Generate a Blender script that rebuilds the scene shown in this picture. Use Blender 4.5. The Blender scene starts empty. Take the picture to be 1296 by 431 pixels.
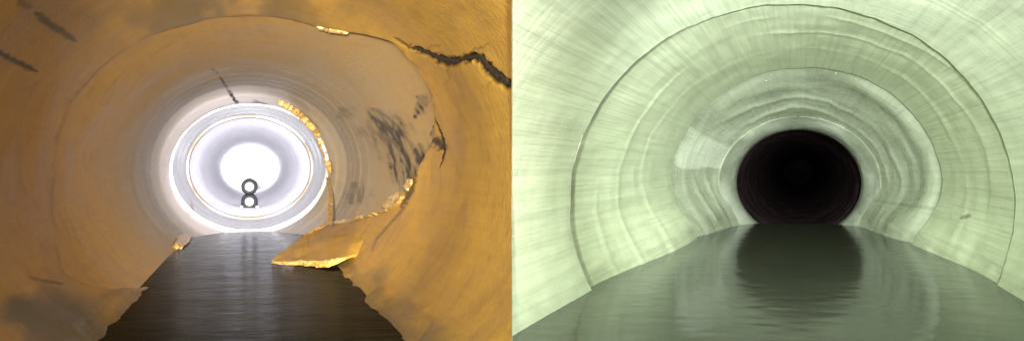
import bpy, bmesh, math, random
import numpy as np
from mathutils import Vector

random.seed(7)
RNG = np.random.default_rng(7)
scene = bpy.context.scene
COL = scene.collection

# ------------------------------------------------------------------ camera
FPX, CX, HY = 1296.0, 648.0, 213.5          # focal length in photo pixels, centre, horizon row
cam = bpy.data.cameras.new("Camera")
cam.lens, cam.sensor_width = 36.0, 36.0
cam.shift_y = -2.0 / 1296
cam.clip_start, cam.clip_end = 0.01, 200
cam_o = bpy.data.objects.new("Camera", cam)
cam_o.rotation_euler = (math.radians(90), 0, 0)
COL.objects.link(cam_o)
scene.camera = cam_o

# ------------------------------------------------------------------ world, exposure
w = bpy.data.worlds.new("World")
scene.world = w
w.use_nodes = True
bg = w.node_tree.nodes["Background"]
bg.inputs[0].default_value = (0.9, 0.95, 1.0, 1)
bg.inputs[1].default_value = 0.01            # underground: almost no sky light
vs = scene.view_settings
vs.view_transform, vs.look, vs.exposure, vs.gamma = 'Standard', 'None', 0.0, 1.0
vs.use_curve_mapping = False
scene.cycles.max_bounces = 10
scene.cycles.diffuse_bounces = 6
scene.cycles.sample_clamp_indirect = 4.0

# ------------------------------------------------------------------ the two bores
TA = -math.atan((CX - 317.0) / FPX)
TB = math.atan((1010.0 - CX) / FPX)


class Bore:
    def __init__(self, theta, a, b, c, sign):
        self.t, self.a, self.b, self.c, self.sign = theta, a, b, c, sign
        self.ax = (math.sin(theta), math.cos(theta))
        self.rt = (math.cos(theta), -math.sin(theta))

    def world(self, u, v, s):
        return (u * self.rt[0] + s * self.ax[0], u * self.rt[1] + s * self.ax[1], v)

    def wall(self, phi, s, dr=0.0):          # phi = 0 at the crown, + to the right
        return self.world((self.a + dr) * np.sin(phi), -self.c + (self.b + dr) * np.cos(phi), s)

    def pix(self, px, py):                   # a point of the wall seen at a photo pixel -> (phi, s)
        d = np.array([(px - CX) / FPX, 1.0, (HY - py) / FPX])
        du = d[0] * self.rt[0] + d[1] * self.rt[1]
        ds = d[0] * self.ax[0] + d[1] * self.ax[1]
        A = (du / self.a) ** 2 + (d[2] / self.b) ** 2
        B = 2 * d[2] * self.c / self.b ** 2
        C = (self.c / self.b) ** 2 - 1
        k = (-B + math.sqrt(B * B - 4 * A * C)) / (2 * A)
        return math.atan2(k * du / self.a, (k * d[2] + self.c) / self.b), k * ds

    def ring(self, phi, cx, cy, wx, wy):     # a (slightly oblique) joint round the bore: s for every phi
        lo, hi = np.full_like(phi, 0.2), np.full_like(phi, 20.0)
        for _ in range(60):
            mid = np.sqrt(lo * hi)
            x, y, z = self.wall(phi, mid)
            y = np.maximum(y, 1e-3)
            e = ((CX + FPX * x / y - cx) / wx) ** 2 + ((HY - FPX * z / y - cy) / wy) ** 2
            out = e > 1
            lo, hi = np.where(out, mid, lo), np.where(out, hi, mid)
        return mid


A = Bore(TA, 0.170, 0.150, 0.000, -1)
B = Bore(TB, 0.186, 0.169, 0.030, +1)
WATER_A, WATER_B = -0.118, -0.102

# ------------------------------------------------------------------ lamps (inspection lights beside the lens)


def spot(name, loc, aim, power, deg, blend, colour, size=0.012):
    l = bpy.data.lights.new(name, 'SPOT')
    l.energy, l.spot_size, l.spot_blend, l.color, l.shadow_soft_size = power, math.radians(deg), blend, colour, size
    o = bpy.data.objects.new(name, l)
    o.location = loc
    o.rotation_euler = (Vector(aim) - Vector(loc)).to_track_quat('-Z', 'Y').to_euler()
    COL.objects.link(o)
    return o


def along(P, s, u=0.0, v=0.0):
    return P.world(u, v, s)


WARM, COOL = (1.0, 0.93, 0.80), (0.94, 1.0, 1.0)
spot("lamp_head", (-0.03, -0.06, 0.03), along(A, 1.0, 0.03, 0.0), 45, 40, 1.0, WARM)
spot("lamp_head", (-0.03, -0.06, 0.03), along(A, 1.0, 0.19, 0.03), 40, 25, 1.0, WARM)
spot("lamp_head", (-0.02, -0.06, 0.03), along(A, 2.0, 0.06, 0.0), 500, 22, 1.0, WARM)
spot("lamp_head", (-0.01, -0.06, 0.01), along(A, 3.0, -0.01, 0.0), 2100, 8.8, 0.6, (0.95, 0.94, 1.0), 0.006)
spot("lamp_head", (0.03, -0.06, 0.04), along(B, 1.0, -0.30, -0.02), 51, 52, 1.0, COOL)
spot("lamp_head", (0.03, -0.06, 0.03), along(B, 2.0, -0.03, 0.0), 490, 26, 1.0, COOL)
spot("lamp_head", (0.03, -0.06, 0.03), along(B, 2.0, 0, 0.0), 40, 13, 1.0, COOL)

# ------------------------------------------------------------------ helpers


def vnoise(x, y, seed=0):
    xi, yi = np.floor(x).astype(np.int64), np.floor(y).astype(np.int64)
    fx, fy = x - xi, y - yi
    fx, fy = fx * fx * (3 - 2 * fx), fy * fy * (3 - 2 * fy)

    def h(i, j):
        n = (i * 374761393 + j * 668265263 + seed * 982451653) & 0x7fffffff
        n = ((n ^ (n >> 13)) * 1274126177) & 0x7fffffff
        return ((n ^ (n >> 16)) & 0xffff) / 65535.0
    a, b, c, d = h(xi, yi), h(xi + 1, yi), h(xi, yi + 1), h(xi + 1, yi + 1)
    return (a * (1 - fx) + b * fx) * (1 - fy) + (c * (1 - fx) + d * fx) * fy


def fnoise(x, y, seed=0, oct=4):
    s, a, t = 0, 1.0, 0
    for o in range(oct):
        s = s + a * vnoise(x * 2 ** o, y * 2 ** o, seed + o)
        t += a
        a *= 0.5
    return s / t


def sstep(e0, e1, x):
    t = np.clip((x - e0) / (e1 - e0), 0, 1)
    return t * t * (3 - 2 * t)


def polydist(phi, L, pts):
    """distance to a polyline in (phi, ln s), and how far along it (0..1)"""
    best, along_ = np.full(phi.shape, 9.0), np.zeros(phi.shape)
    n = len(pts) - 1
    for i in range(n):
        (p0, l0), (p1, l1) = pts[i], pts[i + 1]
        dx, dy = p1 - p0, l1 - l0
        t = np.clip(((phi - p0) * dx + (L - l0) * dy) / (dx * dx + dy * dy + 1e-12), 0, 1)
        d = np.hypot(phi - p0 - t * dx, L - l0 - t * dy)
        m = d < best
        best = np.where(m, d, best)
        along_ = np.where(m, (i + t) / n, along_)
    return best, along_


def marks(P, phi, L, strokes, seed=3):
    """strokes: (pixel polyline, half width in pixels, strength, softness, jitter)"""
    out = np.zeros(phi.shape)
    vx = 317 if P.sign < 0 else 1010
    vy = 212 if P.sign < 0 else 216
    for k, (pl, wd, st, soft, jit) in enumerate(strokes):
        pts = []
        for px, py in pl:
            f, s = P.pix(px, py)
            pts.append((f, math.log(s)))
        r = np.mean([math.hypot(px - vx, py - vy) for px, py in pl])
        d, al = polydist(phi, L, pts)
        wl = wd / r
        d = d + jit * wl * (fnoise(phi * 1.2 / wl, L * 1.2 / wl, seed + 11 * k, 3) - 0.5) * 2
        tap = np.clip(np.minimum(al, 1 - al) * 5 + 0.35, 0, 1)
        m = 1 - sstep(wl * tap * (1 - soft), wl * tap * (1 + soft), d)
        out = np.maximum(out, st * m)
    return out


def link(o, parent=None):
    COL.objects.link(o)
    if parent is not None:
        o.parent = parent
    return o


def tag(o, label=None, cat=None, group=None, kind=None):
    for k, v in (('label', label), ('category', cat), ('group', group), ('kind', kind)):
        if v:
            o[k] = v
    return o


def empty(name, loc, label, cat, group=None):
    o = bpy.data.objects.new(name, None)
    o.empty_display_size = 0.02
    o.location = loc
    return tag(link(o), label, cat, group)


def make(name, verts, faces, mat, parent=None, attrs=None, uv=None, cut=None, smooth=True):
    """one mesh object; verts in world space; cut = +1 / -1 keeps only that side of the dividing wall"""
    loc = np.array(parent.location) if parent is not None else np.zeros(3)
    v = np.asarray(verts, dtype=float)
    me = bpy.data.meshes.new(name)
    me.from_pydata(v.tolist(), [], [tuple(f) for f in faces])
    if attrs:
        for k, arr in attrs.items():
            at = me.attributes.new(k, 'FLOAT', 'POINT')
            at.data.foreach_set('value', np.asarray(arr, dtype=np.float32).ravel())
    if uv is not None:
        ul = me.uv_layers.new(name='UVMap')
        idx = np.empty(len(me.loops), dtype=np.int32)
        me.loops.foreach_get('vertex_index', idx)
        ul.data.foreach_set('uv', np.asarray(uv, dtype=np.float32)[idx].ravel())
    if cut:
        bm = bmesh.new()
        bm.from_mesh(me)
        g = bm.verts[:] + bm.edges[:] + bm.faces[:]
        bmesh.ops.bisect_plane(bm, geom=g, plane_co=(cut * 0.0003, 0, 0), plane_no=(cut, 0, 0), clear_inner=True)
        bm.to_mesh(me)
        bm.free()
    me.materials.append(mat)
    if smooth:
        me.shade_smooth()
        me.set_sharp_from_angle(angle=math.radians(38))
    o = bpy.data.objects.new(name, me)
    chain, q = np.zeros(3), parent
    while q is not None:
        chain += np.array(q.location)
        q = q.parent
    o.location = (-chain).tolist()
    return link(o, parent)


def section(name, P, s0, s1, mat, parent, nphi=720, ns=160, lead=None, thick=0.018, dr=None, attrs=None):
    """a length of pipe between two joint curves, with an inner wall, two rims and an outer wall"""
    phi = np.linspace(-math.pi, math.pi, nphi, endpoint=False)
    a0, a1 = s0(phi), s1(phi)
    t = np.linspace(0, 1, ns)[:, None]
    S = np.exp(np.log(a0)[None] * (1 - t) + np.log(a1)[None] * t)
    if lead is not None:
        q = np.linspace(0, 1, 10, endpoint=False)[:, None]
        S = np.vstack([lead * (1 - q) + a0[None] * q, S])
    PH = np.broadcast_to(phi, S.shape)
    L = np.log(np.maximum(S, 0.05))
    D = dr(PH, L, S) if dr is not None else np.zeros(S.shape)
    at = attrs(PH, L, S) if attrs is not None else {}
    # rounded arrises, rims, outer wall
    rows_S = np.vstack([S[:1] + thick * .0, S, S[-1:]])
    rows_D = np.vstack([D[:1] * 0 + thick, D, D[-1:] * 0 + thick])
    at = {k: np.vstack([v[:1], v, v[-1:]]) for k, v in at.items()}
    PHr = np.broadcast_to(phi, rows_S.shape)
    x, y, z = P.wall(PHr, rows_S, rows_D)
    V = np.stack([x, y, z], -1).reshape(-1, 3)
    R = rows_S.shape[0]
    i = np.arange(R - 1)[:, None] * nphi
    j = np.arange(nphi)[None]
    jn = (j + 1) % nphi
    F = np.stack([i + j, i + jn, i + nphi + jn, i + nphi + j], -1).reshape(-1, 4)
    jj = np.arange(nphi)
    F2 = np.stack([(R - 1) * nphi + jj, (R - 1) * nphi + (jj + 1) % nphi, (jj + 1) % nphi, jj], -1)
    F = np.vstack([F, F2])
    uv = np.stack([PHr * P.a, rows_S], -1).reshape(-1, 2)
    return make(name, V, F.tolist(), mat, parent, at, uv, cut=P.sign)


# ------------------------------------------------------------------ materials
class N:
    def __init__(self, name):
        self.m = bpy.data.materials.new(name)
        self.m.use_nodes = True
        self.t = self.m.node_tree
        self.b = self.t.nodes["Principled BSDF"]

    def n(self, typ, **kw):
        nd = self.t.nodes.new(typ)
        for k, v in kw.items():
            if k in nd.inputs.keys():
                if hasattr(v, 'is_output'):
                    self.t.links.new(v, nd.inputs[k])
                else:
                    nd.inputs[k].default_value = v
            else:
                setattr(nd, k, v)
        return nd

    def lk(self, a, b):
        self.t.links.new(a, b)

    def coord(self, kind, scale):
        c = self.n('ShaderNodeTexCoord')
        mp = self.n('ShaderNodeMapping')
        self.lk(c.outputs[kind], mp.inputs['Vector'])
        mp.inputs['Scale'].default_value = scale
        return mp.outputs[0]

    def noise(self, kind, scale, detail=5, rough=0.6, dist=0.0):
        nz = self.n('ShaderNodeTexNoise')
        self.lk(self.coord(kind, scale), nz.inputs['Vector'])
        nz.inputs['Scale'].default_value = 1
        nz.inputs['Detail'].default_value = detail
        nz.inputs['Roughness'].default_value = rough
        nz.inputs['Distortion'].default_value = dist
        return nz.outputs[0]

    def ramp(self, fac, stops):
        r = self.n('ShaderNodeValToRGB')
        self.lk(fac, r.inputs[0])
        e = r.color_ramp.elements
        while len(e) < len(stops):
            e.new(0.5)
        for k, (p, c) in enumerate(stops):
            e[k].position = p
            e[k].color = (*c, 1) if len(c) == 3 else c
        return r.outputs[0]

    def mix(self, fac, a, b, mode='MIX'):
        mx = self.n('ShaderNodeMix', data_type='RGBA', blend_type=mode)
        for val, k in ((fac, 0), (a, 6), (b, 7)):
            if hasattr(val, 'is_output'):
                self.lk(val, mx.inputs[k])
            else:
                mx.inputs[k].default_value = val if k == 0 else (*val, 1)
        return mx.outputs[2]

    def attr(self, name):
        return self.n('ShaderNodeAttribute', attribute_name=name).outputs['Fac']

    def math(self, op, a, b=0.0):
        m = self.n('ShaderNodeMath', operation=op)
        for k, v in enumerate((a, b)):
            if hasattr(v, 'is_output'):
                self.lk(v, m.inputs[k])
            else:
                m.inputs[k].default_value = v
        return m.outputs[0]

    def bump(self, h, strength, dist, normal=None):
        bp = self.n('ShaderNodeBump')
        bp.inputs['Strength'].default_value = strength
        bp.inputs['Distance'].default_value = dist
        self.lk(h, bp.inputs['Height'])
        if normal is not None:
            self.lk(normal, bp.inputs['Normal'])
        return bp.outputs[0]

    def out(self, col=None, rough=None, normal=None, spec=None, coat=None):
        for v, k in ((col, 'Base Color'), (rough, 'Roughness'), (normal, 'Normal'), (spec, 'Specular IOR Level'), (coat, 'Coat Weight')):
            if v is None:
                continue
            if hasattr(v, 'is_output'):
                self.lk(v, self.b.inputs[k])
            elif isinstance(v, tuple):
                self.b.inputs[k].default_value = (*v, 1)
            else:
                self.b.inputs[k].default_value = v
        return self.m


def mat_clay(name, c_dark, c_mid, c_light, rough, streak=0.35):
    m = N(name)
    big = m.noise('Object', (9, 9, 9), 5, 0.62, 0.4)
    col = m.ramp(big, [(0.28, c_dark), (0.5, c_mid), (0.74, c_light)])
    st = m.noise('UV', (150, 7, 1), 4, 0.6, 0.3)          # lengthwise drag marks
    col = m.mix(m.math('MULTIPLY', m.ramp(st, [(0.35, (1, 1, 1)), (0.6, (0, 0, 0))]), streak), col, tuple(c * 0.55 for c in c_dark))
    sp = m.noise('Object', (150, 150, 150), 3, 0.7)
    col = m.mix(m.ramp(sp, [(0.66, (0, 0, 0)), (0.74, (0.55, 0.55, 0.55))]), col, (0.05, 0.03, 0.012))
    blot = m.noise('Object', (38, 38, 38), 6, 0.72, 0.8)
    col = m.mix(m.ramp(blot, [(0.50, (0, 0, 0)), (0.68, (0.42, 0.42, 0.42))]), col, (0.20, 0.095, 0.028))
    col = m.mix(m.ramp(blot, [(0.30, (0.35, 0.35, 0.35)), (0.42, (0, 0, 0))]), col, (0.50, 0.33, 0.12))
    col = m.mix(m.attr('grime_shade'), col, (0.075, 0.06, 0.032))
    col = m.mix(m.attr('grey'), col, (0.34, 0.25, 0.13))
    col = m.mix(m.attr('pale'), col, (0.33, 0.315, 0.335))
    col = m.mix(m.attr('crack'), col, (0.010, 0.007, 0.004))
    fine = m.noise('Object', (260, 260, 260), 4, 0.65)
    nrm = m.bump(st, 0.07, 0.004)
    nrm = m.bump(fine, 0.5, 0.002, nrm)
    rg = m.ramp(big, [(0.3, (rough - .08,) * 3), (0.7, (rough + .1,) * 3)])
    return m.out(col, rg, nrm, 0.12)


M_CLAY = mat_clay('amber_clay', (0.31, 0.165, 0.032), (0.41, 0.230, 0.038), (0.47, 0.275, 0.050), 0.5, 0.14)
M_CLAY2 = M_CLAY


def mat_fresh():
    m = N('broken_clay')
    nz = m.noise('Object', (120, 120, 120), 5, 0.7)
    col = m.ramp(nz, [(0.3, (0.10, 0.05, 0.012)), (0.5, (0.42, 0.25, 0.065)), (0.72, (0.66, 0.46, 0.20))])
    return m.out(col, 0.35, m.bump(nz, 0.7, 0.004), 0.6)


def mat_dirt():
    m = N('black_silt')
    nz = m.noise('Object', (200, 200, 200), 5, 0.7)
    col = m.ramp(nz, [(0.3, (0.006, 0.004, 0.003)), (0.7, (0.045, 0.028, 0.012))])
    return m.out(col, 0.7, m.bump(nz, 0.9, 0.004), 0.3)


def mat_white(name='white_plastic', k=1.0, rg=0.3, sp=0.4):
    m = N(name)
    nz = m.noise('Object', (22, 22, 22), 4, 0.6)
    col = m.ramp(nz, [(0.3, (0.66 * k, 0.66 * k, 0.70 * k)), (0.7, (0.80 * k, 0.79 * k, 0.82 * k))])
    rings = m.noise('UV', (3, 95, 1), 3, 0.5)
    col = m.mix(m.ramp(rings, [(0.52, (0, 0, 0)), (0.66, (0.5, 0.5, 0.5))]), col, (0.46 * k, 0.44 * k, 0.46 * k))
    col = m.mix(m.attr('grime_shade'), col, (0.16, 0.12, 0.06))
    return m.out(col, rg, m.bump(rings, 0.4, 0.004), sp)


def mat_liner(name, c0, c1, c2, rough, pleat, hf=130, pf=165):
    m = N(name)
    big = m.noise('Object', (11, 11, 11), 5, 0.6, 0.5)
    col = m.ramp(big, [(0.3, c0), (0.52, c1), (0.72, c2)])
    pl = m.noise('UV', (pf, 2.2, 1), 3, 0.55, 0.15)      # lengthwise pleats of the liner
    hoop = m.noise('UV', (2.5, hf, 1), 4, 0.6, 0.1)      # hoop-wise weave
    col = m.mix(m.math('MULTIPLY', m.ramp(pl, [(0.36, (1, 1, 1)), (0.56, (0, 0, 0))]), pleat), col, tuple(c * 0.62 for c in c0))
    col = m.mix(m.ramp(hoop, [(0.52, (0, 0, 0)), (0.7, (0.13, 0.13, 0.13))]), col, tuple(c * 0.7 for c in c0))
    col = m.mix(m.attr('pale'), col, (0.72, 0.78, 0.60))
    col = m.mix(m.attr('grime_shade'), col, (0.13, 0.13, 0.075))
    fine = m.noise('Object', (330, 330, 330), 3, 0.6)
    nrm = m.bump(pl, 0.30, 0.004)
    nrm = m.bump(hoop, 0.16, 0.003, nrm)
    nrm = m.bump(fine, 0.12, 0.001, nrm)
    return m.out(col, m.ramp(big, [(0.35, (rough - .1,) * 3), (0.7, (rough + .12,) * 3)]), nrm, 0.5, 0.25)


M_WHITE = mat_white('white_plastic', 0.56)
M_GREY = mat_white('grey_white_plastic', 1.1, 0.55, 0.15)
M_FRESH = mat_fresh()
M_DIRT = mat_dirt()
M_LINER1 = mat_liner('cream_liner', (0.62, 0.69, 0.47), (0.68, 0.75, 0.53), (0.75, 0.79, 0.58), 0.5, 0.30)
M_LINER2 = mat_liner('green_grey_liner', (0.60, 0.67, 0.44), (0.66, 0.73, 0.49), (0.71, 0.77, 0.54), 0.38, 0.36, 190, 230)
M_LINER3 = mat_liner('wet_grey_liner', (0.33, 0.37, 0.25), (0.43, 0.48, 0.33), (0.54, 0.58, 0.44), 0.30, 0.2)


def mat_plain(name, col, rough, var=0.3, metal=0.0, scale=60, spec=0.5):
    m = N(name)
    nz = m.noise('Object', (scale,) * 3, 4, 0.6)
    c = m.ramp(nz, [(0.3, tuple(x * (1 - var) for x in col)), (0.7, tuple(min(1, x * (1 + var)) for x in col))])
    m.b.inputs['Metallic'].default_value = metal
    return m.out(c, rough, m.bump(nz, 0.2, 0.002), spec)


M_GASKET = mat_plain('grey_seal', (0.07, 0.065, 0.045), 0.7)
M_OLD = mat_plain('shaded_brown_clay', (0.060, 0.036, 0.036), 0.95, 0.8, 0, 14, 0.03)  # brown clay darkened to stand for the unlit depth
M_BLACK = mat_plain('black_housing', (0.008, 0.009, 0.009), 0.4)
M_STEEL = mat_plain('worn_steel', (0.45, 0.45, 0.43), 0.35, 0.2, 0.9)
M_WALL = mat_plain('junction_mortar', (0.20, 0.17, 0.10), 0.8)


def mat_lens(name, e):
    m = N(name)
    m.b.inputs['Emission Color'].default_value = (0.95, 0.98, 1, 1)
    m.b.inputs['Emission Strength'].default_value = e
    return m.out((0.9, 0.9, 0.9), 0.2)


M_LENS = mat_lens('lit_lens', 1.6)
M_LENS2 = mat_lens('dim_lens', 0.25)


def mat_water(name, base, rip, big, rough, spec=0.5):
    m = N(name)
    nz = m.noise('Object', (12, 12, 12), 3, 0.5)
    col = m.ramp(nz, [(0.3, tuple(c * 0.85 for c in base)), (0.7, tuple(c * 1.15 for c in base))])
    m.b.inputs['IOR'].default_value = 1.333
    r1 = m.noise('UV', (34, 95, 1), 5, 0.6, 0.4)
    r2 = m.noise('UV', (7, 11, 1), 2, 0.5)
    nrm = m.bump(r1, rip, 0.004)
    nrm = m.bump(r2, big, 0.01, nrm)
    return m.out(col, rough, nrm, spec)




def mat_scum(name, c0, c1, rip, big, rough, ior, k):
    m = N(name)
    nz = m.noise('Object', (14, 14, 14), 5, 0.6)
    col = m.ramp(nz, [(0.3, c0), (0.7, c1)])
    nrm = m.bump(m.noise('UV', (34, 105, 1), 5, 0.62, 0.5), rip, 0.004)
    nrm = m.bump(m.noise('UV', (7, 16, 1), 2, 0.5), big, 0.012, nrm)
    df = m.n('ShaderNodeBsdfDiffuse', Color=col, Normal=nrm)
    gl = m.n('ShaderNodeBsdfGlossy', Roughness=rough, Normal=nrm, Color=(0.95, 0.97, 1, 1))
    fr = m.n('ShaderNodeFresnel', IOR=ior)
    mx = m.n('ShaderNodeMixShader')
    m.lk(m.math('MULTIPLY', fr.outputs[0], k), mx.inputs[0])
    m.lk(df.outputs[0], mx.inputs[1])
    m.lk(gl.outputs[0], mx.inputs[2])
    m.lk(mx.outputs[0], m.t.nodes['Material Output'].inputs['Surface'])
    return m.m


M_WATER_A = mat_scum('dark_water', (0.007, 0.007, 0.0045), (0.016, 0.015, 0.010), 0.9, 0.6, 0.12, 1.03, 0.85)
M_WATER_B = mat_scum('green_grey_water', (0.028, 0.031, 0.020), (0.037, 0.041, 0.026), 0.006, 0.006, 0.10, 1.20, 0.85)

# ------------------------------------------------------------------ the brown pipe


def const(v):
    return lambda p: np.full_like(p, float(v))


# the ragged end of the near length, seen as the curved edge on the right
EDGE_A = [(330, 20), (400, 34), (440, 41), (493, 52), (525, 82), (542, 114), (549, 150), (547, 178), (529, 213), (508, 250), (492, 266),
          (452, 279), (416, 285), (392, 298), (372, 312), (330, 372), (232, 366), (180, 366), (140, 366), (105, 358), (82, 345), (70, 290), (68, 220), (85, 140), (140, 75), (240, 30)]


def edge_curve(P, pts):
    q = sorted((P.pix(*p)[0], math.log(P.pix(*p)[1])) for p in pts)
    ph, l = np.array([a for a, _ in q]), np.array([b for _, b in q])
    ph3 = np.concatenate([ph - 2 * math.pi, ph, ph + 2 * math.pi])
    l3 = np.concatenate([l, l, l])

    def f(p):
        return np.exp(np.interp(p, ph3, l3) + 0.012 * (fnoise(p * 9 + 40, p * 0 + 3, 5) - 0.5))
    return f


sA1 = edge_curve(A, EDGE_A)
STROKES_A1 = [
    ([(518, 60), (535, 66), (556, 75), (573, 79), (590, 75), (605, 72), (614, 85), (628, 98), (640, 106), (652, 112)], 5.0, 1.0, 0.5, 1.2),
    ([(552, 74), (566, 80), (580, 78)], 7, 0.9, 0.4, 0.8),
    ([(612, 78), (622, 94), (634, 104)], 6, 0.9, 0.4, 0.8),
    ([(498, 49), (520, 62)], 2, 0.6, 0.6, 0.5),
    ([(549, 150), (560, 176), (562, 192), (556, 212)], 1.5, 0.65, 0.6, 0.9),
    ([(547, 176), (556, 182), (562, 188)], 6, 0.9, 0.6, 1.0),
    ([(512, 262), (496, 280), (478, 300), (470, 318)], 1.6, 0.55, 0.6, 0.9),
    ([(524, 214), (520, 236), (508, 262)], 4, 0.75, 0.6, 1.0),
    ([(573, 79), (566, 90), (570, 99), (562, 108)], 1.1, 0.35, 0.5, 0.9),
    ([(628, 98), (616, 108), (620, 118)], 1.1, 0.3, 0.5, 0.9),
    ([(535, 66), (548, 58), (560, 58)], 1.0, 0.5, 0.5, 0.9),
    ([(590, 75), (600, 62), (612, 60), (620, 52)], 1.0, 0.5, 0.5, 0.9),
    ([(-10, 62), (12, 74), (28, 82), (46, 90)], 4, 0.85, 0.6, 0.6),
    ([(44, 16), (60, 28), (72, 36), (96, 52)], 5, 0.7, 0.7, 0.6),
    ([(22, 2), (40, 10)], 5, 0.5, 0.7, 0.6),
    ([(35, 350), (58, 355), (82, 358)], 2, 0.5, 0.7, 0.5),
    ([(330, 58), (322, 52), (312, 49)], 2.0, 0.6, 0.5, 0.8),
    ([(232, 62), (238, 66)], 2, 0.3, 0.5, 0.5),
]


def grime_shade_a1(PH, L, S):
    cr = marks(A, PH, L, STROKES_A1)
    gr = 0.75 * sstep(1.0, 0.0, np.abs(PH + 0.15)) * sstep(0.30, 0.62, fnoise(PH * 6, L * 5, 21))
    gr = np.maximum(gr, marks(A, PH, L, [([(30, 400), (80, 405), (130, 425)], 42, 0.95, 0.95, 0.6),  # silt smudge with the lower-left shadow painted into it
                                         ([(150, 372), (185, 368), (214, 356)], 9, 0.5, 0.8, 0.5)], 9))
    zz = A.b * np.cos(PH) - WATER_A
    gr = np.maximum(gr, 0.7 * sstep(0.024, -0.006, zz + 0.03 * (fnoise(PH * 14, L * 9, 44) - 0.5)))
    edge = np.clip((np.log(sA1(PH[0])) - L) / 0.02, 0, 1)
    rough_edge = (1 - edge) * sstep(0.4, 0.6, fnoise(PH * 30, L * 4, 33)) * 0.5
    return {'crack': cr, 'grime_shade': np.maximum(gr, rough_edge), 'grey': 0.15 * sstep(-0.9, -0.1, L) * sstep(0.5, -0.5, PH)}


def dr_a1(PH, L, S):
    return 0.0022 * marks(A, PH, L, STROKES_A1[:5]) + 0.0016 * (fnoise(PH * 5, L * 6, 8) - 0.5) - 0.0035 * sstep(0.024, 0.002, np.abs(A.b * np.cos(PH) - WATER_A)) * sstep(0.35, 0.75, fnoise(PH * 9, L * 11, 66, 5))


pipe1 = empty('clay_pipe', along(A, 0.6, 0, -0.15), 'near length of cracked amber brown clay pipe with a ragged end', 'pipe')
section('pipe_wall', A, const(0.30), sA1, M_CLAY, pipe1, 900, 260, lead=-0.35, dr=dr_a1, attrs=grime_shade_a1)


def crack(name, P, pl, wpx, parent, label, inset, seed):
    """silt packed in a crack: a lumpy strip lying in the groove of the wall"""
    vx, vy = (317, 212) if P.sign < 0 else (1010, 216)
    pts = [P.pix(*p) for p in pl]
    fl = []
    for i in range(len(pts) - 1):
        for k in range(8):
            q = k / 8
            fl.append((pts[i][0] * (1 - q) + pts[i + 1][0] * q, math.log(pts[i][1]) * (1 - q) + math.log(pts[i + 1][1]) * q))
    fl.append((pts[-1][0], math.log(pts[-1][1])))
    r = np.mean([math.hypot(x - vx, y - vy) for x, y in pl])
    V, F = [], []
    rg = random.Random(seed)
    n = len(fl)
    for i, (p, l) in enumerate(fl):
        a, b = fl[max(i - 1, 0)], fl[min(i + 1, n - 1)]
        dx, dy = b[0] - a[0], b[1] - a[1]
        h = math.hypot(dx, dy) or 1
        nx, ny = -dy / h, dx / h
        tap = min(1, 0.25 + 5 * min(i, n - 1 - i) / n)
        wl, wr = (wpx / r * tap * rg.uniform(0.45, 1.35) for _ in range(2))
        for j, (o, ins) in enumerate(((-wl, inset + 0.0035), (-wl, inset), (0, inset - rg.uniform(0, .0012)), (wr, inset), (wr, inset + 0.0035))):
            V.append([float(c) for c in P.wall(p + nx * o, math.exp(l + ny * o), ins)])
        if i:
            for j in range(4):
                a0 = (i - 1) * 5 + j
                F.append((a0, a0 + 1, a0 + 6, a0 + 5))
    F += [(0, 1, 2, 3, 4), tuple((n - 1) * 5 + k for k in (4, 3, 2, 1, 0))]
    return tag(make(name, V, F, M_DIRT, parent, cut=P.sign, smooth=False), label)


crack('crack', A, STROKES_A1[0][0], 3.2, pipe1, 'wide jagged black crack in the wall at upper right', 0.0012, 1)
crack('crack', A, STROKES_A1[4][0], 2.4, pipe1, 'short dark crack at upper left', 0.0012, 2)
crack('crack', A, STROKES_A1[5][0], 2.4, pipe1, 'faint dark crack near the top', 0.0012, 3)

# second length, set a little to the right so its wall stands back at the open joint
RA2 = (317, 209, 97, 81)
STAIN_SHADE_A2 = [
    ([(480, 46), (494, 54), (520, 80), (537, 112), (542, 150)], 2.2, 0.85, 0.5, 0.7),  # shadow gap along the joint edge, painted as a dark stroke
    ([(462, 148), (482, 168), (506, 200), (520, 235)], 20, 0.55, 0.95, 0.9),
    ([(482, 150), (500, 185), (500, 240)], 14, 0.5, 0.95, 0.9),
    ([(466, 150), (482, 166), (500, 186)], 7, 0.75, 0.7, 0.9),
    ([(488, 152), (500, 180), (507, 212)], 6, 0.8, 0.7, 0.9),
    ([(520, 128), (527, 132), (516, 150)], 6, 0.85, 0.6, 0.9),
    ([(540, 165), (548, 182), (530, 200), (512, 232)], 9, 0.9, 0.6, 0.9),
    ([(484, 182), (490, 205), (494, 228)], 6, 0.75, 0.7, 0.9),
    ([(500, 205), (512, 225), (508, 250)], 8, 0.8, 0.7, 0.9),
    ([(520, 180), (520, 205), (512, 240)], 6, 0.75, 0.6, 0.9),
    ([(556, 176), (548, 192), (538, 196)], 7, 0.95, 0.4, 0.8),
    ([(447, 232), (456, 240), (440, 256)], 7, 0.4, 0.8, 0.9),
    ([(430, 140), (442, 150)], 8, 0.3, 0.9, 0.9),
    ([(278, 96), (283, 104), (290, 110), (298, 114), (310, 120)], 1.3, 0.95, 0.5, 1.3),
    ([(268, 88), (276, 93)], 1.5, 0.5, 0.5, 0.5),
    ([(318, 112), (332, 114), (345, 118)], 1.6, 0.6, 0.5, 0.8),
    ([(241, 246), (244, 270), (246, 292)], 1.6, 0.7, 0.5, 0.5),
]


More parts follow.
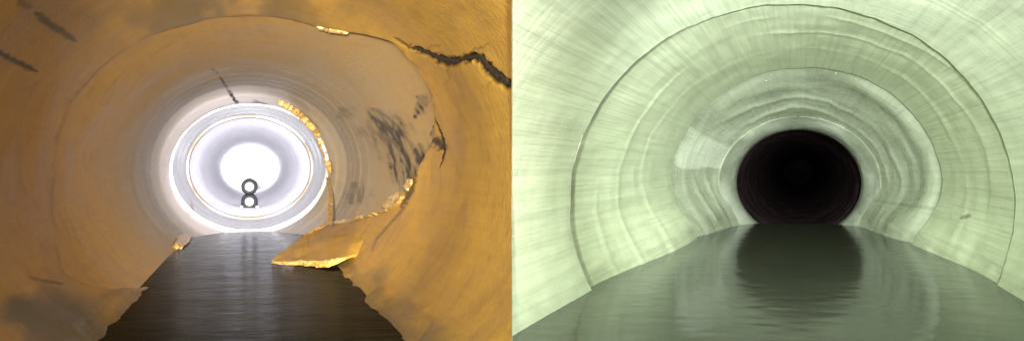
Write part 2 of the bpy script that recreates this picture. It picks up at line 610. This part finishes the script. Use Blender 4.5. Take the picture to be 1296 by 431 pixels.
def attrs_a2(PH, L, S):
    st = marks(A, PH, L, STAIN_SHADE_A2, 51)
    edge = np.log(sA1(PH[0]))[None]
    near = (1 - sstep(0.0, 0.034, L - edge + 0.02 * (fnoise(PH * 40, L * 6, 90) - 0.5))) * sstep(-0.1, 0.45, PH) * sstep(2.4, 2.1, PH)  # shadow under the overlapping edge, painted as a dark band
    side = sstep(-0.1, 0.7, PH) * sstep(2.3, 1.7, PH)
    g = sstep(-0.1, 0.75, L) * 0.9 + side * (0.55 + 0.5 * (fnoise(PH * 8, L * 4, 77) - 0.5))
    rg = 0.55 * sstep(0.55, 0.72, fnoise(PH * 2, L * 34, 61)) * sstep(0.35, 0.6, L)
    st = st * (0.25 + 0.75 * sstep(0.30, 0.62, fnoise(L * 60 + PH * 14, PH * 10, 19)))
    pale = 0.75 * sstep(0.36, 0.66, L + 0.1 * (fnoise(PH * 4, L * 12, 7) - 0.5)) * (1 - 0.75 * sstep(0.2, 0.9, PH) * sstep(2.6, 2.0, PH))  # glow from the white far end, painted as paler clay
    return {'pale': pale, 'crack': np.clip(1.15 * st + near, 0, 1), 'grime_shade': np.maximum(0.5 * marks(A, PH, L, STAIN_SHADE_A2[1:9], 51), rg), 'grey': np.clip(np.maximum(g, 0.15 * sstep(0.5, -0.5, PH)), 0, 1)}


def dr_a2(PH, L, S):
    return (0.0014 + 0.0070 * sstep(0.1, 0.9, PH) * sstep(3.0, 2.3, PH)) * (1 - 0.8 * sstep(0.3, 0.6, L)) - 0.021 * sstep(0.60, 0.70, L) - sum(a_ * sstep(l_, l_ + 0.012, L) for l_, a_ in ((0.44, .0006), (0.50, .001), (0.545, .0008), (0.58, .0012), (0.615, .001), (0.645, .0012))) + 0.0012 * (fnoise(PH * 5, L * 6, 18) - 0.5) + 0 * S


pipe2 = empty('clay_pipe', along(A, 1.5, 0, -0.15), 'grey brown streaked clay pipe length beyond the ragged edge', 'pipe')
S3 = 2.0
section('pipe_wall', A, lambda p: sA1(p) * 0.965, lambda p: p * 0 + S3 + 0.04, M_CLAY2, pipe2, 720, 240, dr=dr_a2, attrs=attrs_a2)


def ridge(name, P, pl, wpx, h, parent, label, mat, seed, sub=7, lift=0.0):
    """a rough broken lip standing out of the wall, its face towards the lens"""
    vx, vy = (317, 212) if P.sign < 0 else (1010, 216)
    rg = random.Random(seed)
    pts = [P.pix(*p) for p in pl]
    fl = []
    for i in range(len(pts) - 1):
        for k in range(sub):
            q = k / sub
            fl.append((pts[i][0] * (1 - q) + pts[i + 1][0] * q, math.log(pts[i][1]) * (1 - q) + math.log(pts[i + 1][1]) * q))
    fl.append((pts[-1][0], math.log(pts[-1][1])))
    n = len(fl)
    V, F = [], []
    for i, (p, l) in enumerate(fl):
        tap = min(1, 0.15 + 6 * min(i, n - 1 - i) / n)
        s = math.exp(l)
        hh = h * tap * rg.uniform(0.45, 1.3)
        e = wpx / 300 * tap
        j = rg.uniform(-.006, .006)
        for dl, dd in ((-e * 0.4 + j, 0.006 + lift), (-e * 0.15 + j, -hh * 0.75 + lift), (e * 0.15 + j, -hh + lift), (e + j, -hh * 0.6 + lift), (e * 1.5 + j, 0.008 + lift)):
            V.append([float(c) for c in P.wall(p, s * math.exp(dl), dd)])
        if i:
            for k in range(4):
                a0 = (i - 1) * 5 + k
                F.append((a0, a0 + 1, a0 + 6, a0 + 5))
    F += [(0, 1, 2, 3, 4), tuple((n - 1) * 5 + k for k in (4, 3, 2, 1, 0))]
    return tag(make(name, V, F, mat, parent, cut=P.sign, smooth=False), label)


ridge('broken_rim', A, [(374, 309), (392, 297), (416, 284), (430, 281), (452, 278), (474, 271), (492, 264)], 4, 0.0035, pipe1, 'torn gold edge of the wall above the water on the right', M_FRESH, 9)
ridge('broken_rim', A, [(400, 35), (416, 38), (440, 43)], 4, 0.0014, pipe1, 'pale chipped lip at the top of the ragged end', M_FRESH, 7)


def slab(name, P, poly, inset, thick, label, cat, mat, seed, group=None, tilt=0.0):
    """a broken bit of pipe lying on the wall: an outline in (phi, s) with real thickness and ragged sides"""
    rg = random.Random(seed)
    pts = [(P.pix(*p)[0], math.log(P.pix(*p)[1])) for p in poly]
    out = []
    for i in range(len(pts)):
        a, b = pts[i], pts[(i + 1) % len(pts)]
        for k in range(5):
            q = k / 5
            jt = 0.0 if k == 0 else 0.004
            out.append((a[0] * (1 - q) + b[0] * q + rg.uniform(-jt, jt), a[1] * (1 - q) + b[1] * q + rg.uniform(-jt, jt)))
    cp, cl = np.mean([o[0] for o in out]), np.mean([o[1] for o in out])
    n = len(out)
    V, F = [], []
    for scale, top in ((1.0, 0), (1.0, 1), (0.93, 1), (0.55, 1)):
        for p, l in out:
            pp, ll = cp + (p - cp) * scale, cl + (l - cl) * scale
            d = inset if not top else inset - thick * (1 - tilt * (p - cp)) * (0.75 if scale == 1.0 else 1.0) * rg.uniform(0.9, 1.1)
            V.append([float(c) for c in P.wall(pp, math.exp(ll), d)])
    base = len(V)
    V.append([float(c) for c in P.wall(cp, math.exp(cl), inset - thick)])
    for r in range(3):
        for i in range(n):
            j = (i + 1) % n
            F.append((r * n + i, r * n + j, (r + 1) * n + j, (r + 1) * n + i))
    F += [(3 * n + i, 3 * n + (i + 1) % n, base) for i in range(n)]
    F.append(tuple(range(n - 1, -1, -1)))
    c = [float(q) for q in P.wall(cp, math.exp(cl), inset)]
    root = empty(name, c, label, cat, group)
    o = make('chip_body', V, F, mat, root, cut=P.sign, smooth=False)
    me = o.data
    me.materials.append(M_FRESH)
    ns = 0
    for pl_ in me.polygons:
        if pl_.index < n:
            pl_.material_index = 1
    return root


G = 'broken bits of clay pipe'


def plate_piece(name, front, back, th, label, cat, mat, seed, group):
    """a broken plate of pipe clay reaching out from the wall over the water, ruled between its front and back edges (photo x, photo y, depth)"""
    nt, nv = 60, 16
    t = np.linspace(0, 1, nt)
    fr, bk = np.array(front), np.array(back)
    f = np.stack([np.interp(t, fr[:, 0], fr[:, k]) for k in (1, 2, 3)], -1)
    b = np.stack([np.interp(t, bk[:, 0], bk[:, k]) for k in (1, 2, 3)], -1)
    jag = (fnoise(t * 26, t * 0 + 2, seed, 3) - 0.5)[:, None]
    f = f + jag * np.array([0, 3.0, 0])
    b = b + (fnoise(t * 30, t * 0 + 5, seed, 3) - 0.5)[:, None] * np.array([0, 5.0, 0])

    def pt(q):
        x, y, d = q[..., 0], q[..., 1], q[..., 2]
        return np.stack([(x - CX) / FPX * d, d, (HY - y) / FPX * d], -1)
    f, b = pt(f), pt(b)
    v = np.linspace(0, 1, nv)[:, None, None]
    top = f[None] * (1 - v) + b[None] * v
    lump = fnoise(np.broadcast_to(t * 7, (nv, nt)), np.broadcast_to(v[..., 0] * 4, (nv, nt)), seed, 4) - 0.5
    top[..., 2] += 0.008 * lump * np.minimum(1, 6 * v[..., 0] * (1.05 - v[..., 0]))
    thk = np.interp(t, [q[0] for q in th], [q[1] for q in th])[None, :, None] * np.array([0, 0.25, 1])
    bot = top - thk - np.array([0, 0, 0.0006])
    V = np.vstack([top.reshape(-1, 3), bot.reshape(-1, 3)])
    F, o = [], nv * nt
    for r_ in range(nv - 1):
        for k in range(nt - 1):
            a = r_ * nt + k
            F += [(a, a + 1, a + nt + 1, a + nt), (o + a + nt, o + a + nt + 1, o + a + 1, o + a)]
    for k in range(nt - 1):
        a = (nv - 1) * nt + k
        F += [(k + 1, k, o + k, o + k + 1), (a, a + 1, o + a + 1, o + a)]
    for r_ in range(nv - 1):
        a, c = r_ * nt, r_ * nt + nt - 1
        F += [(a, a + nt, o + a + nt, o + a), (c + nt, c, o + c, o + c + nt)]
    root = empty(name, top.mean((0, 1)).tolist(), label, cat, group)
    make('chip_body', V, F, mat, root, cut=-1)

    def strip(edge, h0, h1, k0, k1, lab):
        e = edge[k0:k1]
        n_ = len(e)
        rg_ = RNG.uniform(0.6, 1.3, n_)
        tp = np.minimum(1, np.minimum(np.arange(n_), np.arange(n_)[::-1]) / 5)[:, None]
        off = lambda y, z: np.array([[0, y, z]])
        rows_ = [e + off(-0.001, 0) - np.array([[0, 0, 1]]) * h0[k0:k1, None] * rg_[:, None], e + off(-0.003, -0.0005), e + off(-0.001, 0) + np.array([[0, 0, 1]]) * h1 * tp * rg_[:, None],
                 e + off(0.006, 0.0004)]
        V_ = np.vstack(rows_)
        F_ = [(r_ * n_ + k, r_ * n_ + k + 1, (r_ + 1) * n_ + k + 1, (r_ + 1) * n_ + k) for r_ in range(3) for k in range(n_ - 1)]
        tag(make('broken_edge', V_, F_, M_FRESH, root, cut=-1, smooth=False), lab)
    strip(f, thk[0, :, 2], 0.0010, 0, nt - 13, 'bright gold front edge over the water')
    strip(b, np.full(nt, 0.001), 0.0045, 18, nt - 2, 'thin gold torn back edge')
    return root


plate_piece('pipe_fragment', [(0, 344, 331, 1.27), (.25, 378, 331, 1.24), (.6, 416, 330, 1.19), (.8, 438, 325, 1.20), (1, 465, 316, 1.25)],
            [(0, 345, 328, 1.29), (.2, 370, 308, 1.46), (.42, 392, 295, 1.60), (.6, 416, 284, 1.70), (.8, 452, 279, 1.50), (1, 494, 266, 1.36)],
            [(0, .001), (.25, .0035), (.6, .0070), (.8, .0025), (1, .002)],
            'large clay plate leaning out over the water on the right, gold front edge', 'fragment', M_CLAY, 11, G)
slab('pipe_fragment', A, [(218, 312), (221, 302), (231, 299), (240, 303), (236, 311), (228, 317)], 0.002, 0.010,
     'small pale gold chip at the left edge of the dark water', 'fragment', M_FRESH, 12, G)
slab('pipe_fragment', A, [(484, 262), (495, 250), (508, 243), (514, 247), (506, 258), (492, 267)], 0.006, 0.010,
     'serrated gold chip wedged in the open joint under the black stains', 'fragment', M_FRESH, 13, G)
slab('pipe_fragment', A, [(415, 358), (424, 355), (436, 358), (434, 365), (424, 367)], 0.0, 0.006,
     'small brown chip at the water line below the big slab', 'fragment', M_CLAY, 14, G)
slab('pipe_fragment', A, [(510, 236), (518, 226), (523, 229), (517, 241)], 0.006, 0.008,
     'tiny gold chip above the serrated one in the joint', 'fragment', M_FRESH, 15, G)

# white lengths further in: a smaller bore, its invert just clear of the water
W = Bore(TA, 0.140, 0.1185, -0.0030, -1)
S3, S4, S_END = 2.0, 2.44, 5.65
pipe3 = empty('white_pipe', along(A, 2.3, 0, -0.12), 'short bluish white pipe length right behind the gold lip', 'pipe')
section('pipe_wall', W, lambda p: S3 + 0.02 * np.cos(p * 2 + 1), const(S4 - 0.03), M_WHITE, pipe3, 360, 60, thick=0.011,
        dr=lambda PH, L, S: 0.0005 * (fnoise(PH * 3, L * 20, 3) - 0.5) - 0.002 * np.exp(-((L - L[0] - .05) / 0.015) ** 2) + 0.002 * np.exp(-((L - L[0] - .10) / 0.012) ** 2),
        attrs=lambda PH, L, S: {'grime_shade': np.clip(marks(W, PH, L, [([(241, 250), (246, 272), (249, 284)], 1.3, 0.8, .5, .5)]) + 0.5 * sstep(0.012, 0.0, L - L[0]) * fnoise(PH * 5, PH * 0, 12), 0, 1)})
pipe4 = empty('white_pipe', along(A, 4.0, 0, -0.12), 'farthest white pipe length, around the small camera head', 'pipe')
section('pipe_wall', W, lambda p: S4 + 0.03 * np.cos(p + 2.5), const(S_END), M_GREY, pipe4, 360, 80,
        dr=lambda PH, L, S: -0.0015 * np.ones(S.shape), attrs=lambda PH, L, S: {'grime_shade': np.zeros(S.shape)})


def hoop(name, P, s, width, d0, d1, mat, parent, label=None, nphi=360, frac=None):
    """a ring lying round the bore between two depths"""
    phi = np.linspace(-math.pi, math.pi, nphi, endpoint=False)
    S = s(phi)
    wd = width(phi) if callable(width) else np.full_like(phi, width)
    V, F = [], []
    rows = [(S, d1), (S, d0), (S + wd, d0), (S + wd, d1)]
    for ss, dd in rows:
        x, y, z = P.wall(phi, ss, dd)
        V += np.stack([x, y, z], -1).tolist()
    for r in range(4):
        for j in range(nphi):
            k = (j + 1) % nphi
            F.append((r * nphi + j, r * nphi + k, ((r + 1) % 4) * nphi + k, ((r + 1) % 4) * nphi + j))
    return tag(make(name, V, F, mat, parent, cut=P.sign), label)


hoop('joint_seal', W, lambda p: S4 - 0.028 + 0.01 * np.sin(p * 3), 0.03, -0.0045, 0.01, mat_plain('olive_seal', (0.055, 0.038, 0.012), 0.5, 0.6), pipe4)
ridge('broken_rim', W, [(352, 131), (366, 138), (380, 148), (394, 163), (404, 180), (411, 200), (415, 220)], 6, 0.0055, pipe2, 'gold lit broken lip at the far end', M_FRESH, 5, lift=0.001)
ridge('broken_rim', W, [(412, 224), (416, 245), (416, 262), (415, 282)], 3, 0.003, pipe2, 'thin gold lip running down to the water', M_FRESH, 6, lift=0.001)

# the closed far end
phi = np.linspace(-math.pi, math.pi, 64, endpoint=False)
V, F = [], []
for ss in (S_END + 0.004, S_END + 0.05):
    V += np.stack(W.wall(phi, np.full(64, ss), 0.012), -1).tolist()
F = [tuple(range(64)), tuple(range(127, 63, -1))] + [(i, (i + 1) % 64, 64 + (i + 1) % 64, 64 + i) for i in range(64)]
plate = make('end_plate', V, F, M_WHITE, smooth=False)
tag(plate, 'round white plate glaring in the lamp light at the far end', 'plate')

# the small inspection camera standing in the far pipe, lamps lit
S_CAM = 3.1
cz = -0.052
rob = empty('inspection_camera', along(A, S_CAM, 0, -0.118), 'small black device with two stacked round lit lamps in the white pipe', 'camera')


def tube_ring(name, P, prof, c, mat, parent, n=40):
    """turned shape about a line along the bore; prof = (s offset, radius)"""
    V, F = [], []
    for so, r in prof:
        for k in range(n):
            t = 2 * math.pi * k / n
            V.append(P.world(c[0] + r * math.cos(t), c[1] + r * math.sin(t), c[2] + so))
    m = len(prof)
    for i in range(m - 1):
        for k in range(n):
            q = (k + 1) % n
            F.append((i * n + k, i * n + q, (i + 1) * n + q, (i + 1) * n + k))
    return make(name, V, F, mat, parent)


cc = (-0.003, cz, S_CAM)
for dz, k, nm in ((0.0, 0.80, 'camera_head'), (-0.044, 0.80, 'lamp_head')):
    c2 = (cc[0], cc[1] + dz, cc[2])
    hd = tube_ring(nm, A, [(0.0, 0.018 * k), (0.004, 0.029 * k), (0.03, 0.030 * k), (0.10, 0.030 * k), (0.12, 0.022 * k), (0.12, 0.0)], c2, M_BLACK, rob)
    tube_ring('bezel', A, [(0.006, 0.0150 * k), (-0.012, 0.0160 * k), (-0.015, 0.025 * k), (-0.010, 0.029 * k), (0.004, 0.030 * k), (0.012, 0.029 * k)], c2, M_BLACK, hd)
    tube_ring('lens', A, [(0.004, 0.0152 * k), (-0.003, 0.012 * k), (-0.007, 0.007 * k), (-0.008, 0.0)], c2, M_LENS if dz == 0 else M_LENS2, hd)
for sx in (-1, 1):
    V = []
    prof = [(-0.03, 0.012), (-0.02, 0.002), (0.17, 0.002), (0.18, 0.012)]
    for so, hz in prof:
        for du, dv in ((-.004, -.003), (.004, -.003), (.004, .003), (-.004, .003)):
            V.append(A.world(cc[0] + sx * 0.022 + du, -0.122 + hz + dv, S_CAM + so))
    F = [(0, 1, 2, 3), (15, 14, 13, 12)]
    for i in range(3):
        for k in range(4):
            q = (k + 1) % 4
            F.append((i * 4 + k, i * 4 + q, i * 4 + 4 + q, i * 4 + 4 + k))
    make('skid', V, F, M_BLACK, rob, smooth=False)
pl = bpy.data.lights.new('lamp_rear', 'POINT')
pl.energy, pl.shadow_soft_size, pl.color = 0.7, 0.01, (0.96, 0.97, 1)
po = bpy.data.objects.new('lamp_rear', pl)
po.location = along(A, S_END - 0.22, 0, -0.03)
COL.objects.link(po)

# ------------------------------------------------------------------ the pale lined pipe
RB1 = (1003, 258, 281, 252)
RB2 = (1020, 243, 171, 155)
sB1 = lambda p: B.ring(p, *RB1)
sB2 = lambda p: B.ring(p, *RB2)
S_B3 = 1.92


def attrs_b(seed, strokes=(), pale=(), joint=False):
    def f(PH, L, S):
        g = marks(B, PH, L, list(strokes), seed) if strokes else np.zeros(PH.shape)
        p = marks(B, PH, L, list(pale), seed + 5) if pale else np.zeros(PH.shape)
        zz = -B.c + B.b * np.cos(PH) - WATER_B                     # wet dirt left along the water line
        g = np.maximum(g, 0.42 * sstep(0.020, 0.0, zz + 0.022 * (fnoise(PH * 16, L * 14, seed + 31) - 0.5)) * fnoise(PH * 22, L * 26, seed + 8))
        if joint:  # shadowy line of the open joint, painted as darker liner colour
            e = L - L[0]
            wd = 0.012 + 0.016 * sstep(0.3, -1.2, PH)
            g = np.maximum(g, (1 - sstep(wd * 0.5, wd, e)) * (0.35 + 0.6 * fnoise(PH * 4, PH * 0, 8)))
        return {'grime_shade': g, 'pale': p}
    return f


def belly(PH, L):
    zz = -B.c + B.b * np.cos(PH) - WATER_B          # the liner sags inwards low on both sides
    return 0.026 * sstep(0.03, 0.56, L - np.log(sB1(PH[0]))) * np.exp(-(zz / 0.05) ** 2)


def dr_liner(seed, amp, rings=()):
    def f(PH, L, S):
        d = amp * (fnoise(PH * 7, L * 5, seed) - 0.5) * 2 + 0.0005 * (vnoise(PH * 26, L * 1.5, seed + 3) - 0.5)
        for l0, wd, am in rings:
            wob = 0.075 * (fnoise(PH * 1.7, PH * 0 + l0 * 7, seed + 9) - 0.5)
            d = d - am * np.exp(-((L - l0 - wob) / wd) ** 2) * 1.6 * sstep(0.25, 0.7, fnoise(PH * 2.2, PH * 0 + l0 * 9, seed + 4))
        return d
    return f


lin1 = empty('lined_pipe', along(B, 0.6, 0, -0.2), 'nearest pale cream green lined pipe length, before the dark joint line', 'pipe')
section('lining', B, const(0.30), lambda p: sB1(p) * 0.996, M_LINER1, lin1, 900, 220, lead=-0.35, dr=dr_liner(4, 0.0012),
        attrs=attrs_b(1, [([(735, 330), (728, 260), (733, 200)], 10, 0.25, 0.9, 0.5)]))
lin2 = empty('lined_pipe', along(B, 1.1, 0, -0.2), 'finely pleated green grey lined pipe length just past the dark joint line', 'pipe')
section('lining', B, lambda p: sB1(p) * (1.010 + 0.006 * np.cos(p + 1.4)), lambda p: sB2(p) * 1.004, M_LINER2, lin2, 900, 220,
        dr=lambda PH, L, S: 0.0035 - belly(PH, L) + dr_liner(14, 0.0014, [(math.log(1.0), 0.012, 0.0004), (math.log(1.12), 0.012, 0.0005), (math.log(1.28), 0.016, 0.0006)])(PH, L, S),
        attrs=attrs_b(2, [([(1218, 277), (1228, 271)], 2.0, 0.7, 0.5, 0.5), ([(1140, 263), (1185, 264)], 2, 0.35, .6, .8)],
                      [([(905, 292), (925, 285)], 4, 0.5, 0.9, 0.5)], True))
hoop('joint_seal', B, lambda p: sB1(p) * 0.985, 0.035, 0.0045, 0.012, M_GASKET, lin2, nphi=500)
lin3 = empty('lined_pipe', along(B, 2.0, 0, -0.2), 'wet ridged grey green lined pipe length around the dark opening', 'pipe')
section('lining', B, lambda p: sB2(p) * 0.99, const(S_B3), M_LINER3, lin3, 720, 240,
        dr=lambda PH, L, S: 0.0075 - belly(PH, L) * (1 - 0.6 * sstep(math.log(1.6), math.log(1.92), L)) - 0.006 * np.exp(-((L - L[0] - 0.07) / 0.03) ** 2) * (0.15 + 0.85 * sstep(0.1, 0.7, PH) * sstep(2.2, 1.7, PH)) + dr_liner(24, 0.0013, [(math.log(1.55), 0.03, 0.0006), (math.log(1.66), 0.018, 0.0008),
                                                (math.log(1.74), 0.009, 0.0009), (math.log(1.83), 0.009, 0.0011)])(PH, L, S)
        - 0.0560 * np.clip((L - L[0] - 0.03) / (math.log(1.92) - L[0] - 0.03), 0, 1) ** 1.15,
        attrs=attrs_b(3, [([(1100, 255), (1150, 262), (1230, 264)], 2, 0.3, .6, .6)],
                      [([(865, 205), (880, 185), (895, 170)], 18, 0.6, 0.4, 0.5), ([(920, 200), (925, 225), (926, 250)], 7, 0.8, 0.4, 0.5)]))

# reducing collar: from the liner down to the dark opening
HC, HA, HB = -0.0265, 0.1140, 0.1005
n = 220
V, F = [], []
ph = np.linspace(-math.pi, math.pi, n, endpoint=False)
rows = [(S_B3 - 0.02, 0), (S_B3 - 0.005, .25), (S_B3 + 0.015, .6), (S_B3 + 0.04, .9), (S_B3 + 0.055, 1.0), (S_B3 + 0.09, 1.03)]
for s, q in rows:
    rn = (0.010 * q * (1 - q) * 4 + 0.002) * (fnoise(ph * 3, ph * 0 + q * 2, 71) - 0.5)
    a_ = (B.a - 0.047) * (1 - q) + HA * q + rn
    b_ = (B.b - 0.047) * (1 - q) + HB * q + rn
    c_ = -B.c * (1 - q) + HC * q
    x, y, z = B.world(a_ * np.sin(ph), c_ + b_ * np.cos(ph), s)
    V += np.stack([x, y, z], -1).tolist()
x, y, z = B.world((B.a + .012) * np.sin(ph), -B.c + (B.b + .012) * np.cos(ph), S_B3 + 0.09)
V += np.stack([x, y, z], -1).tolist()
R_ = len(rows) + 1
for r in range(R_):
    for j in range(n):
        k = (j + 1) % n
        F.append((r * n + j, r * n + k, ((r + 1) % R_) * n + k, ((r + 1) % R_) * n + j))
make('end_lip', V, F, mat_liner('grey_lip', (0.16, 0.18, 0.12), (0.28, 0.31, 0.22), (0.42, 0.45, 0.35), 0.3, 0.5), lin3, attrs={'pale': np.zeros(len(V)), 'grime_shade': np.zeros(len(V))})

# unlined pipe beyond; its unlit darkness is painted into the clay colour
dark = empty('unlined_pipe', along(B, 4, 0, -0.15), 'dark unlit old pipe seen through the round opening', 'pipe')
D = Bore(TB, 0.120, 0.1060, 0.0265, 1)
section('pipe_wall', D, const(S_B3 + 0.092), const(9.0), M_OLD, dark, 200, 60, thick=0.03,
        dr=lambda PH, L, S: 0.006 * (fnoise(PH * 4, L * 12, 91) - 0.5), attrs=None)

disc = []  # added black disc that keeps the bore dark and hides the sky behind
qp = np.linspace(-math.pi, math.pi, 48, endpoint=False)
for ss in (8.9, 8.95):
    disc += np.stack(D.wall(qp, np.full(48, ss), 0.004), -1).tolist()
make('shade_cap', disc, [tuple(range(48)), tuple(range(95, 47, -1))] + [(i, (i + 1) % 48, 48 + (i + 1) % 48, 48 + i) for i in range(48)], mat_plain('shade_black', (0.007, 0.005, 0.005), 0.95, 0.7, 0, 9, 0.02), dark, smooth=False)

# ------------------------------------------------------------------ junction wall between the two bores (in the plane x = 0)


def bore_r(P, psi):
    """radius, in the plane x = 0, from the point (y0, 0) to the bore's section"""
    ey, ez = P.a / abs(math.sin(P.t)), P.b
    cy, sy = math.cos(psi), math.sin(psi)
    qa = (cy / ey) ** 2 + (sy / ez) ** 2
    qb = 2 * (sy * P.c) / ez ** 2
    qc = (P.c / ez) ** 2 - 1
    return (-qb + math.sqrt(qb * qb - 4 * qa * qc)) / (2 * qa)


n = 240
V, F = [], []
for xx in (-0.00025, 0.00025):
    for k in range(n):
        psi = 2 * math.pi * k / n
        ra, rb = bore_r(A, psi), bore_r(B, psi)
        for r in (min(ra, rb) + 0.0005, max(ra, rb) + 0.03):
            V.append((xx, r * math.cos(psi), r * math.sin(psi)))
for k in range(n):
    q = (k + 1) % n
    a, b, c, d = 2 * k, 2 * k + 1, 2 * q + 1, 2 * q
    F += [(a, b, c, d), (2 * n + d, 2 * n + c, 2 * n + b, 2 * n + a), (a, d, 2 * n + d, 2 * n + a), (b, 2 * n + b, 2 * n + c, c)]
tag(make('dividing_wall', V, F, M_WALL, smooth=False), 'thin upright edge where the brown pipe and the pale pipe part', 'wall')

# ------------------------------------------------------------------ water


def water(name, P, z, s_lo, s_hi, mat, label):
    h = (z + P.c) / P.b
    hw = P.a * math.sqrt(max(0, 1 - h * h)) + 0.009
    ss = np.concatenate([np.linspace(s_lo, 0.3, 12, endpoint=False), np.exp(np.linspace(math.log(0.3), math.log(s_hi), 260))])
    us = np.linspace(-hw, hw, 80)
    S, U = np.meshgrid(ss, us, indexing='ij')
    x, y, _ = P.world(U, 0, S)
    Z = z + 0.0004 * (fnoise(U * 60, S * 60, 5) - 0.5)
    V = np.stack([x, y, Z], -1).reshape(-1, 3)
    nu = len(us)
    i, j = np.meshgrid(np.arange(len(ss) - 1), np.arange(nu - 1), indexing='ij')
    b = (i * nu + j).reshape(-1)
    F = np.stack([b, b + 1, b + nu + 1, b + nu], -1).tolist()
    uv = np.stack([U, S], -1).reshape(-1, 2)
    return tag(make(name, V, F, mat, None, None, uv, cut=P.sign), label, 'water', kind='structure')


water('water', A, WATER_A, -0.35, S3 + 0.04, M_WATER_A, 'dark rippled water in the bottom of the brown pipe')
water('water', B, WATER_B, -0.35, S_B3 + 0.052, M_WATER_B, 'still murky green grey water in the pale lined pipe')

# ------------------------------------------------------------------ drops hanging on the crown of the lined pipe
V, F = [], []
rg = random.Random(4)
for _ in range(90):
    px, py = rg.gauss(1020, 45), rg.gauss(125, 22)
    p, s = B.pix(px, py)
    if not (0.95 < s < 2.3) or abs(p) > 1.4:
        continue
    r = 0.00025 + 0.0006 * rg.random() ** 2 * (0.6 + s * 0.5)
    b0 = len(V)
    for lat in range(4):
        for k in range(8):
            t = 2 * math.pi * k / 8
            q = lat / 4 * math.pi / 2
            V.append([float(c) for c in B.wall(p + r * math.cos(q) * math.cos(t) / B.a, s + r * 1.4 * math.cos(q) * math.sin(t), 0.001 - 0.004 - r * math.sin(q))])
    V.append([float(c) for c in B.wall(p, s, -0.003 - r)])
    for lat in range(3):
        for k in range(8):
            q = (k + 1) % 8
            F.append((b0 + lat * 8 + k, b0 + lat * 8 + q, b0 + lat * 8 + 8 + q, b0 + lat * 8 + 8 + k))
    F += [(b0 + 24 + k, b0 + 24 + (k + 1) % 8, b0 + 32) for k in range(8)]
mw = N('clear_drop')
mw.b.inputs['IOR'].default_value = 1.333
M_DROP = mw.out((0.6, 0.66, 0.5), 0.04)
tag(make('water_drops', V, F, M_DROP), 'scattered shining water drops on the crown of the lined pipe', 'drops', kind='stuff')
